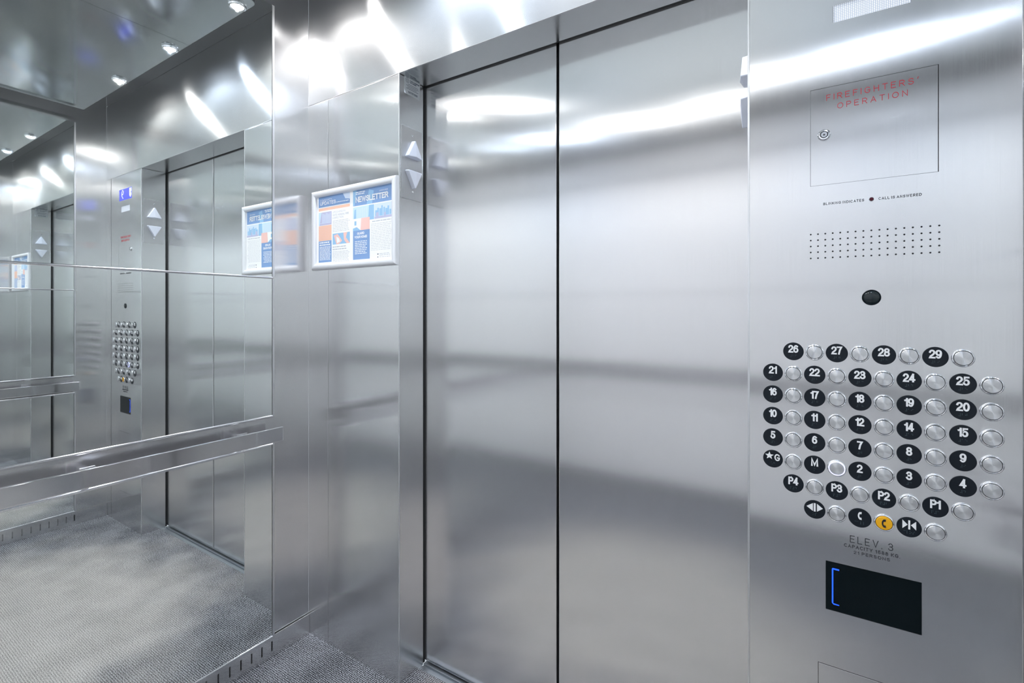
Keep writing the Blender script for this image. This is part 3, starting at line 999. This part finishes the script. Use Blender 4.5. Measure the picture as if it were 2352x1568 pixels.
PY = -0.0012
for z, off, names in rows:
    for n, s in enumerate(names):
        xp = X26 + off * PXP + n * 2 * PXP
        xb = xp + PXP
        pl = part('floor_plate' if s not in ('<|>', 'tel', '>|<') else 'symbol_plate',
                  lathe([(0.0192, 0), (0.0192, 0.0008), (0.0188, 0.0012), (0, 0.0012)], 36, 'Y'), M['plate_black'], loc=(xp, YF, z))
        what = {'*G': 'star G', '<|>': 'door open arrows', '>|<': 'door close arrows', 'tel': 'a handset'}.get(s, s)
        pl['label'] = 'round black plate marked %s' % what
        bm = None
        code = '#' + s
        if s == '*G':
            bm = merge(text_bm('G', 0.0028, 0.0136, -0.0036, 0.0114, PY, bold=0.17, depth=0.0003))
            add_prism(bm, star(-0.0068, 0.0062, 0.0088), PY - 0.0003, PY)
            code = '*G'
        elif s == 'tel':
            bm = bmesh.new(); add_prism(bm, handset(0, 0.0046, 0.0165), PY - 0.0003, PY)
            code = 'CALL'
        elif s == '<|>':
            bm = bmesh.new()
            add_prism(bm, [(-0.0030, 0.0130), (-0.0030, -0.0036), (-0.0145, 0.0047)], PY - 0.0003, PY)
            add_prism(bm, [(0.0042, 0.0130), (0.0042, -0.0036), (0.0148, 0.0047)], PY - 0.0003, PY)
            add_prism(bm, [(-0.0016, 0.0135), (0.0020, 0.0135), (0.0020, -0.0040), (-0.0016, -0.0040)], PY - 0.0003, PY)
            code = 'OP'
        elif s == '>|<':
            bm = bmesh.new()
            add_prism(bm, [(-0.0102, 0.0130), (-0.0102, -0.0036), (-0.0022, 0.0047)], PY - 0.0003, PY)
            add_prism(bm, [(0.0106, 0.0130), (0.0106, -0.0036), (0.0026, 0.0047)], PY - 0.0003, PY)
            add_prism(bm, [(-0.0013, 0.0135), (0.0017, 0.0135), (0.0017, -0.0040), (-0.0013, -0.0040)], PY - 0.0003, PY)
            code = 'CLOSA'[:4]
        elif len(s) == 1:
            w = 0.0048 if s != 'M' else 0.0064
            bm = text_bm(s, -w, w, -0.0028, 0.0138, PY, bold=0.185, depth=0.0003)
            code = '#' + s if s != 'M' else 'M'
        else:
            w = {'1': 0.0074}.get(s[0], 0.0094)
            if s[1] == '1' and s[0] != '1':
                w = 0.0078
            if s == '11':
                w = 0.0058
            bm = text_bm(s, -w, w, -0.0028, 0.0138, PY, bold=0.185, depth=0.0003)
            code = ('#' + s) if s[0] != 'P' else 'P#' + s[1]
        nm = 'numeral' if s.isdigit() else ('symbol' if s in ('tel', '<|>', '>|<') else 'lettering')
        o = obj(nm, bm, M['white'], pl)
        o['label'] = 'raised white %s' % what
        o = obj('braille', braille(code), M['dot'], pl)
        # the button itself
        if btn0 is None:
            b0 = part('floor_button', lathe([(0.0132, 0.0020), (0.0132, 0.0046), (0.0124, 0.0054), (0.006, 0.0060), (0, 0.0062)], 40, 'Y'), M['spun'], loc=(xb, YF, z), smooth=True)
            rim = obj('rim', lathe([(0.0167, 0), (0.0167, 0.0026), (0.0160, 0.0040), (0.0146, 0.0046), (0.0141, 0.0044), (0.0140, 0.0022)], 40, 'Y'), M['chrome'], b0, smooth=True)
            gap = obj('dark_gap', lathe([(0.0141, 0.0024), (0.0131, 0.0024)], 40, 'Y'), M['black'], b0)
            btn0 = b0
            btn = b0
        else:
            btn = twin(btn0, cop, Vector((xb, YF, z)) - Vector(cop.location))
        if s == 'tel':
            btn.name = 'call_button'
            btn.data = btn.data.copy(); btn.data.materials[0] = M['yellow']
            btn['label'] = 'yellow emergency call button'
            bm = bmesh.new(); add_prism(bm, handset(-0.0005, 0, 0.0170), -0.0066, -0.0056)
            obj('handset_symbol', bm, M['ink'], btn)
        elif s in ('<|>', '>|<'):
            btn.name = 'door_button'
            btn['label'] = 'round steel button beside the %s' % what
        else:
            btn['label'] = 'round steel button beside %s' % what
        if s == 'M':
            btn['label'] = 'round steel button beside M, lit by a blue white ring'
            for ch in btn.children:
                if ch.name.startswith('dark_gap'):
                    ch.name = 'lit_ring'
                    bm = lathe([(0.0146, 0.0047), (0.0138, 0.0052), (0.0130, 0.0050)], 40, 'Y')
                    me = bpy.data.meshes.new('lit_ring'); bm.to_mesh(me); bm.free(); me.materials.append(M['ring'])
                    ch.data = me

# ================================================================== DIRECTION INDICATORS ON THE JAMBS
def indicator(x, sign, label):
    """plate with an up and a down arrow; sign = the way it faces along X"""
    t = tag(empty('direction_indicator', (x, 1.2614, 1.699)), label, 'direction indicator', 'hall direction indicators')
    p0, p1 = sorted((0, sign * 0.0022))
    obj('plate', box(p0, p1, -0.0517, 0.0517, 0, 0.2555), M['dull'], t, bevel=0.0006)
    for nm, zs, up in (('up_arrow', 0.1460, True), ('down_arrow', 0.1010, False)):
        w, h = 0.0375, 0.0665
        tri = [(-w, 0), (w, 0), (0, h)] if up else [(-w, 0), (w, 0), (0, -h)]
        # softened corners
        pts = []
        for i in range(3):
            a, b, c = Vector(tri[i - 1]), Vector(tri[i]), Vector(tri[(i + 1) % 3])
            pts += [b + (a - b).normalized() * 0.004, b + (c - b).normalized() * 0.004]
        bm = bmesh.new()
        x0, x1, x2 = sign * 0.0022, sign * 0.019, sign * 0.0245
        A = [bm.verts.new((x0, p.x, zs + p.y)) for p in pts]
        B = [bm.verts.new((x1, p.x * 0.93, zs + p.y * 0.95 + (0.0016 if up else -0.0016))) for p in pts]
        top = [bm.verts.new((x2, 0, zs + (0.004 if up else -0.004))), bm.verts.new((x1 + sign * 0.001, 0, zs + (h - 0.012) * (1 if up else -1)))]
        n = len(pts)
        bm.faces.new(A)
        for i in range(n):
            j = (i + 1) % n
            bm.faces.new((A[i], A[j], B[j], B[i]))
        # front: two facets meeting in an upright ridge
        bm.faces.new((B[1], B[2], top[0]))
        bm.faces.new((B[0], B[1], top[0])); bm.faces.new((B[2], B[3], top[0]))
        bm.faces.new((B[3], B[4], top[1], top[0])); bm.faces.new((B[5], B[0], top[0], top[1]))
        bm.faces.new((B[4], B[5], top[1]))
        obj(nm, bm, M['arrow'], t, bevel=0.0012)
    for zz in (0.2295, 0.0290):
        bm = bmesh.new()
        R = [(0.0042, 0), (0.0040, 0.0012), (0.0028, 0.0018), (0.0010, 0.0012), (0, 0.0012)]
        add_lathe(bm, R, 14, 'Y')
        bmesh.ops.rotate(bm, verts=bm.verts[:], cent=(0, 0, 0), matrix=Matrix.Rotation(sign * PI / 2, 3, 'Z'))
        bmesh.ops.translate(bm, verts=bm.verts[:], vec=(sign * 0.0022, 0.002, zz))
        obj('screw', bm, M['chrome'], t, smooth=True)
    return t


indicator(JL, 1, 'steel plate with up and down arrows on the left door jamb beside the noticeboard')
indicator(JR, -1, 'steel plate with up and down arrows on the right jamb behind the control panel')

# ---- inspection sticker on the left jamb
st = tag(empty('inspection_sticker', (JL, 1.264, 2.0705)), 'small pale printed inspection sticker high on the left door jamb', 'sticker')


def on_jamb(bm):
    """text space (x, z) facing -Y turned to face +X"""
    bmesh.ops.rotate(bm, verts=bm.verts[:], cent=(0, 0, 0), matrix=Matrix.Rotation(PI / 2, 3, 'Z'))
    return bm


hw = 0.0393
pts = []
for cx, cz, a0 in ((hw - 0.004, 0.057, 0), (-hw + 0.004, 0.057, 90), (-hw + 0.004, 0.004, 180), (hw - 0.004, 0.004, 270)):
    for q in range(4):
        a = math.radians(a0 + q * 30)
        pts.append((cx + 0.004 * math.cos(a), cz + 0.004 * math.sin(a)))
bm = bmesh.new(); add_prism(bm, pts, -0.0004, 0.0)
o = obj('label_sheet', on_jamb(bm), M['sticker'], st)
bm = merge(text_bm('TECHNICAL STANDARDS AND', -0.012, 0.036, 0.0500, 0.0545, -0.0004, 0.0001, bold=0.16),
           text_bm('SAFETY AUTHORITY', -0.012, 0.020, 0.0440, 0.0485, -0.0004, 0.0001, bold=0.16),
           text_bm('64787309', -0.020, 0.026, 0.0060, 0.0135, -0.0004, 0.0001, bold=0.2))
for k, (a, b) in enumerate(((-0.022, 0.030), (-0.030, 0.032), (-0.024, 0.022), (-0.030, 0.030))):
    add_box(bm, a, b, -0.0005, -0.0004, 0.0360 - k * 0.0052, 0.0376 - k * 0.0052)
ringm = bmesh.new()
for i in range(20):
    a, b = 2 * PI * i / 20, 2 * PI * (i + 1) / 20
    for r0, r1 in ((0.0075, 0.0088), (0.0030, 0.0046)):
        vs = [ringm.verts.new((-0.025 + r * math.cos(t_), -0.0005, 0.0490 + r * math.sin(t_))) for r, t_ in ((r0, a), (r1, a), (r1, b), (r0, b))]
        ringm.faces.new(vs)
obj('print', on_jamb(merge(bm, ringm)), M['p_ink'], st)

# ================================================================== NOTICE FRAME AND ITS TWO SHEETS
FX0, FX1, FZ0, FZ1 = -1.7000, -1.2290, 1.4625, 1.7730
FD = 0.0165
nf = tag(empty('notice_frame', ((FX0 + FX1) / 2, YF, FZ0)), 'white silver snap frame holding two newsletters beside the door', 'picture frame')
inv = Matrix.Translation(-Vector(nf.location))
RW = 0.024


def rail(p, q, inward):
    """a mitred frame rail from corner p to corner q, rounded across"""
    p, q, inward = Vector((p[0], 0, p[1])), Vector((q[0], 0, q[1])), Vector((inward[0], 0, inward[1]))
    along = (q - p).normalized()
    prof = [(0, 0), (0, 0.007)] + [(RW * (0.5 - 0.5 * math.cos(PI * k / 8)) * 0.95 + 0.0003, 0.007 + (FD - 0.007) * math.sin(PI * k / 8) ** 0.7) for k in range(1, 8)] + [(RW, 0.006), (RW, 0.0)]
    bm = bmesh.new()
    A = [bm.verts.new(p + inward * s_ + along * s_ + Vector((0, YF - h, 0))) for s_, h in prof]
    B = [bm.verts.new(q + inward * s_ - along * s_ + Vector((0, YF - h, 0))) for s_, h in prof]
    n = len(prof)
    for i in range(n):
        j = (i + 1) % n
        bm.faces.new((A[i], A[j], B[j], B[i]))
    bm.faces.new(A); bm.faces.new(B[::-1])
    return bm


for p, q, w in (((FX0, FZ1), (FX1, FZ1), (0, -1)), ((FX0, FZ0), (FX1, FZ0), (0, 1)), ((FX0, FZ0), (FX0, FZ1), (1, 0)), ((FX1, FZ0), (FX1, FZ1), (-1, 0))):
    o = obj('frame_rail', rail(p, q, w), M['frame'], nf, smooth=True); o.matrix_parent_inverse = inv
o = obj('backing_board', box(FX0 + 0.01, FX1 - 0.01, YF - 0.003, YF, FZ0 + 0.01, FZ1 - 0.01), M['paper'], nf); o.matrix_parent_inverse = inv

YP = YF - 0.0034


class Sheet:
    def __init__(self, x0, x1, z0, z1, label):
        self.x0, self.x1, self.z0, self.z1 = x0, x1, z0, z1
        self.t = tag(empty('newsletter', ((x0 + x1) / 2, YF - 0.003, z0)), label, 'newsletter', 'newsletters in the notice frame')
        self.inv = Matrix.Translation(-Vector(self.t.location))
        self.add('paper_sheet', box(x0 - 0.004, x1 + 0.004, YP, YF - 0.003, z0 - 0.002, z1 + 0.008), 'paper')

    def X(self, s): return self.x0 + s * (self.x1 - self.x0)
    def Z(self, t): return self.z1 - t * (self.z1 - self.z0)

    def add(self, name, bm, mat, parent=None, label=None):
        o = obj(name, bm, M[mat], parent or self.t)
        if parent is None:
            o.matrix_parent_inverse = self.inv
        if label:
            o['label'] = label
        return o

    def rect(self, bm, s0, s1, t0, t1, lift=1):
        y = YP - 0.00008 * lift
        add_box(bm, self.X(s0), self.X(s1), y, y + 0.00007, self.Z(t1), self.Z(t0))
        return bm

    def block(self, name, s0, s1, t0, t1, mat, lift=1, label=None, parent=None):
        return self.add(name, self.rect(bmesh.new(), s0, s1, t0, t1, lift), mat, parent, label)

    def lines(self, name, s0, s1, ts, mat, lift=2, h=0.008, seed=1):
        rn = random.Random(seed)
        bm = bmesh.new()
        for t in ts:
            s = s0
            e = s1 - rn.random() * 0.12 * (s1 - s0)
            while s < e - 0.01:
                w = min(0.03 + rn.random() * 0.07, e - s)
                self.rect(bm, s, s + w, t, t + h, lift)
                s += w + 0.012
        return self.add(name, bm, mat)

    def text(self, name, s, s0, s1, t0, t1, mat, lift=3, bold=0.11, label=None):
        return self.add(name, text_bm(s, self.X(s0), self.X(s1), self.Z(t1), self.Z(t0), YP - 0.00008 * (lift - 1), 0.00007, bold), mat, None, label)

    def poly(self, bm, pts, lift):
        y = YP - 0.00008 * lift
        add_prism(bm, [(self.X(a), self.Z(b)) for a, b in pts], y, y + 0.00007)


def rng(a, b, n):
    return [a + (b - a) * i / (n - 1) for i in range(n)]


p1 = Sheet(-1.6670, -1.4810, 1.4880, 1.7500, 'newsletter sheet headed COMMUNITY UPDATES with an orange band, left in the frame')
p1.block('header_band', 0, 1, 0, 0.158, 'p_blue')
bm = bmesh.new(); p1.poly(bm, [(0.78, 0), (1, 0), (1, 0.10), (0.86, 0.085)], 2)
p1.add('header_shape', bm, 'p_pale')
p1.block('orange_band', 0.0, 1, 0.172, 0.212, 'p_orange')
p1.text('title', 'COMMUNITY', 0.05, 0.44, 0.042, 0.068, 'white', label='white word COMMUNITY')
p1.text('title', 'UPDATES', 0.05, 0.56, 0.075, 0.128, 'white', bold=0.17, label='white word UPDATES')
p1.lines('subtitle', 0.58, 0.98, [0.112], 'white', 3, 0.010, 4)
ph = p1.block('photo', 0, 0.425, 0.235, 0.43, 'p_violet', label='small photo of a tower')
bm = bmesh.new(); p1.poly(bm, [(0.0, 0.235), (0.10, 0.235), (0.03, 0.43), (0.0, 0.43)], 2)
p1.add('photo_detail', bm, 'p_sky', ph)
bm = bmesh.new()
for i in range(7):
    p1.rect(bm, 0.12 + i * 0.042, 0.14 + i * 0.042, 0.25 + 0.01 * (i % 3), 0.40, 2)
p1.rect(bm, 0.02, 0.40, 0.395, 0.402, 3)
p1.add('photo_detail', bm, 'p_pale', ph)
p1.text('headline', 'UPCOMING IN-', 0.46, 0.88, 0.245, 0.272, 'p_text', label='grey headline UPCOMING IN-')
p1.text('headline', 'SUITE ANNUAL FIRE', 0.46, 0.97, 0.288, 0.315, 'p_text', label='grey headline SUITE ANNUAL FIRE')
p1.text('headline', 'INSPECTION', 0.46, 0.80, 0.331, 0.358, 'p_text', label='grey headline INSPECTION')
p1.lines('text_block', 0.46, 1.0, rng(0.385, 0.54, 8), 'p_text', 1, 0.006, 5)
p1.block('orange_box', 0, 0.425, 0.435, 0.662, 'p_orange')
p1.lines('text_block', 0.03, 0.40, rng(0.46, 0.63, 8), 'p_pink', 2, 0.007, 6)
p1.block('blue_box', 0, 0.425, 0.665, 0.985, 'p_blue')
p1.lines('text_block', 0.03, 0.38, [0.68, 0.715], 'white', 2, 0.018, 7)
p1.lines('text_block', 0.03, 0.41, rng(0.75, 0.94, 11), 'white', 2, 0.009, 8)
ph = p1.block('photo', 0.46, 1.0, 0.575, 0.735, 'p_tower', label='small photo of hands')
bm = bmesh.new()
p1.poly(bm, [(0.50, 0.60), (0.62, 0.585), (0.76, 0.69), (0.66, 0.735), (0.58, 0.735)], 2)
p1.poly(bm, [(0.80, 0.575), (0.92, 0.575), (0.88, 0.65), (1.0, 0.735), (0.90, 0.735), (0.82, 0.68)], 2)
p1.add('photo_detail', bm, 'p_pink', ph)
bm = bmesh.new(); p1.poly(bm, [(0.58, 0.62), (0.66, 0.65), (0.70, 0.70), (0.60, 0.72)], 3)
p1.add('photo_detail', bm, 'paper', ph)
p1.lines('text_block', 0.46, 0.9, [0.765, 0.80], 'p_text', 1, 0.014, 9)
p1.lines('text_block', 0.46, 1.0, rng(0.84, 0.985, 8), 'p_text', 1, 0.006, 10)

p2 = Sheet(-1.4630, -1.2560, 1.4880, 1.7500, 'newsletter sheet headed NEWSLETTER with a skyline photo, right in the frame')
p2.block('header_band', 0, 1, 0, 0.225, 'p_blue')
bm = bmesh.new(); p2.poly(bm, [(0, 0), (0.10, 0), (0.04, 0.225), (0, 0.225)], 2); p2.poly(bm, [(0.42, 0.02), (0.54, 0.05), (0.50, 0.225), (0.36, 0.225)], 2)
p2.add('header_shape', bm, 'p_tower')
p2.lines('subtitle', 0.07, 0.32, [0.03, 0.055], 'white', 3, 0.012, 14)
p2.text('issue_date', 'MARCH 2025', 0.68, 0.89, 0.058, 0.078, 'white', label='white words MARCH 2025')
p2.text('title', 'NEWSLETTER', 0.07, 0.90, 0.098, 0.178, 'white', bold=0.2, lift=4, label='white word NEWSLETTER')
ph = p2.block('photo', 0, 0.55, 0.24, 0.445, 'p_sky', label='photo of glass towers')
bm = bmesh.new()
p2.poly(bm, [(0.42, 0.24), (0.55, 0.24), (0.55, 0.445), (0.40, 0.445)], 2)
p2.poly(bm, [(0.04, 0.28), (0.08, 0.27), (0.08, 0.445), (0.02, 0.445)], 2)
p2.add('photo_detail', bm, 'p_tower', ph)
bm = bmesh.new()
for i in range(5):
    p2.rect(bm, 0.12 + i * 0.055, 0.145 + i * 0.055, 0.26 + 0.012 * (i % 2), 0.43, 2)
p2.add('photo_detail', bm, 'p_pale', ph)
ph = p2.block('photo', 0.56, 1.0, 0.24, 0.445, 'p_pale', label='photo of a city skyline')
bm = bmesh.new()
for i, (w, h) in enumerate(((0.05, 0.33), (0.04, 0.30), (0.05, 0.31), (0.035, 0.275), (0.04, 0.30), (0.05, 0.32), (0.04, 0.29), (0.04, 0.34))):
    p2.rect(bm, 0.58 + i * 0.05, 0.58 + i * 0.05 + w, h, 0.41, 2)
p2.add('photo_detail', bm, 'p_tower', ph)
bm = bmesh.new(); p2.rect(bm, 0.56, 1.0, 0.415, 0.445, 2); p2.rect(bm, 0.60, 0.66, 0.36, 0.415, 3); p2.rect(bm, 0.80, 0.84, 0.37, 0.415, 3)
p2.add('photo_detail', bm, 'p_violet', ph)
ph = p2.block('photo', 0, 0.44, 0.405, 0.575, 'paper', 4, label='photo of a worker at a door')
bm = bmesh.new(); p2.poly(bm, [(0.22, 0.405), (0.44, 0.405), (0.44, 0.575), (0.20, 0.575)], 5)
p2.add('photo_detail', bm, 'p_pink', ph)
bm = bmesh.new(); p2.poly(bm, [(0.0, 0.54), (0.10, 0.525), (0.20, 0.575), (0.0, 0.575)], 5); p2.rect(bm, 0.04, 0.09, 0.44, 0.50, 5)
p2.add('photo_detail', bm, 'p_tower', ph)
p2.block('blue_box', 0, 0.44, 0.575, 0.985, 'p_blue', 2)
p2.text('headline', 'GUARD', 0.11, 0.30, 0.60, 0.635, 'white', bold=0.2, lift=4, label='white word GUARD')
p2.text('headline', 'YOUR HOME!', 0.04, 0.37, 0.65, 0.685, 'white', bold=0.2, lift=4, label='white words YOUR HOME!')
p2.lines('text_block', 0.05, 0.38, rng(0.725, 0.895, 8), 'white', 3, 0.010, 16)
p2.lines('text_block', 0.50, 1.0, [0.47], 'p_text', 1, 0.012, 17)
p2.lines('text_block', 0.47, 1.0, rng(0.51, 0.87, 17), 'p_text', 1, 0.005, 18)
p2.lines('text_block', 0.68, 0.96, [0.925, 0.945, 0.97], 'p_text', 1, 0.007, 19)
bm = bmesh.new(); p2.rect(bm, 0.63, 0.66, 0.925, 0.94, 1); p2.rect(bm, 0.63, 0.655, 0.965, 0.98, 1)
p2.add('contact_marks', bm, 'p_ink')
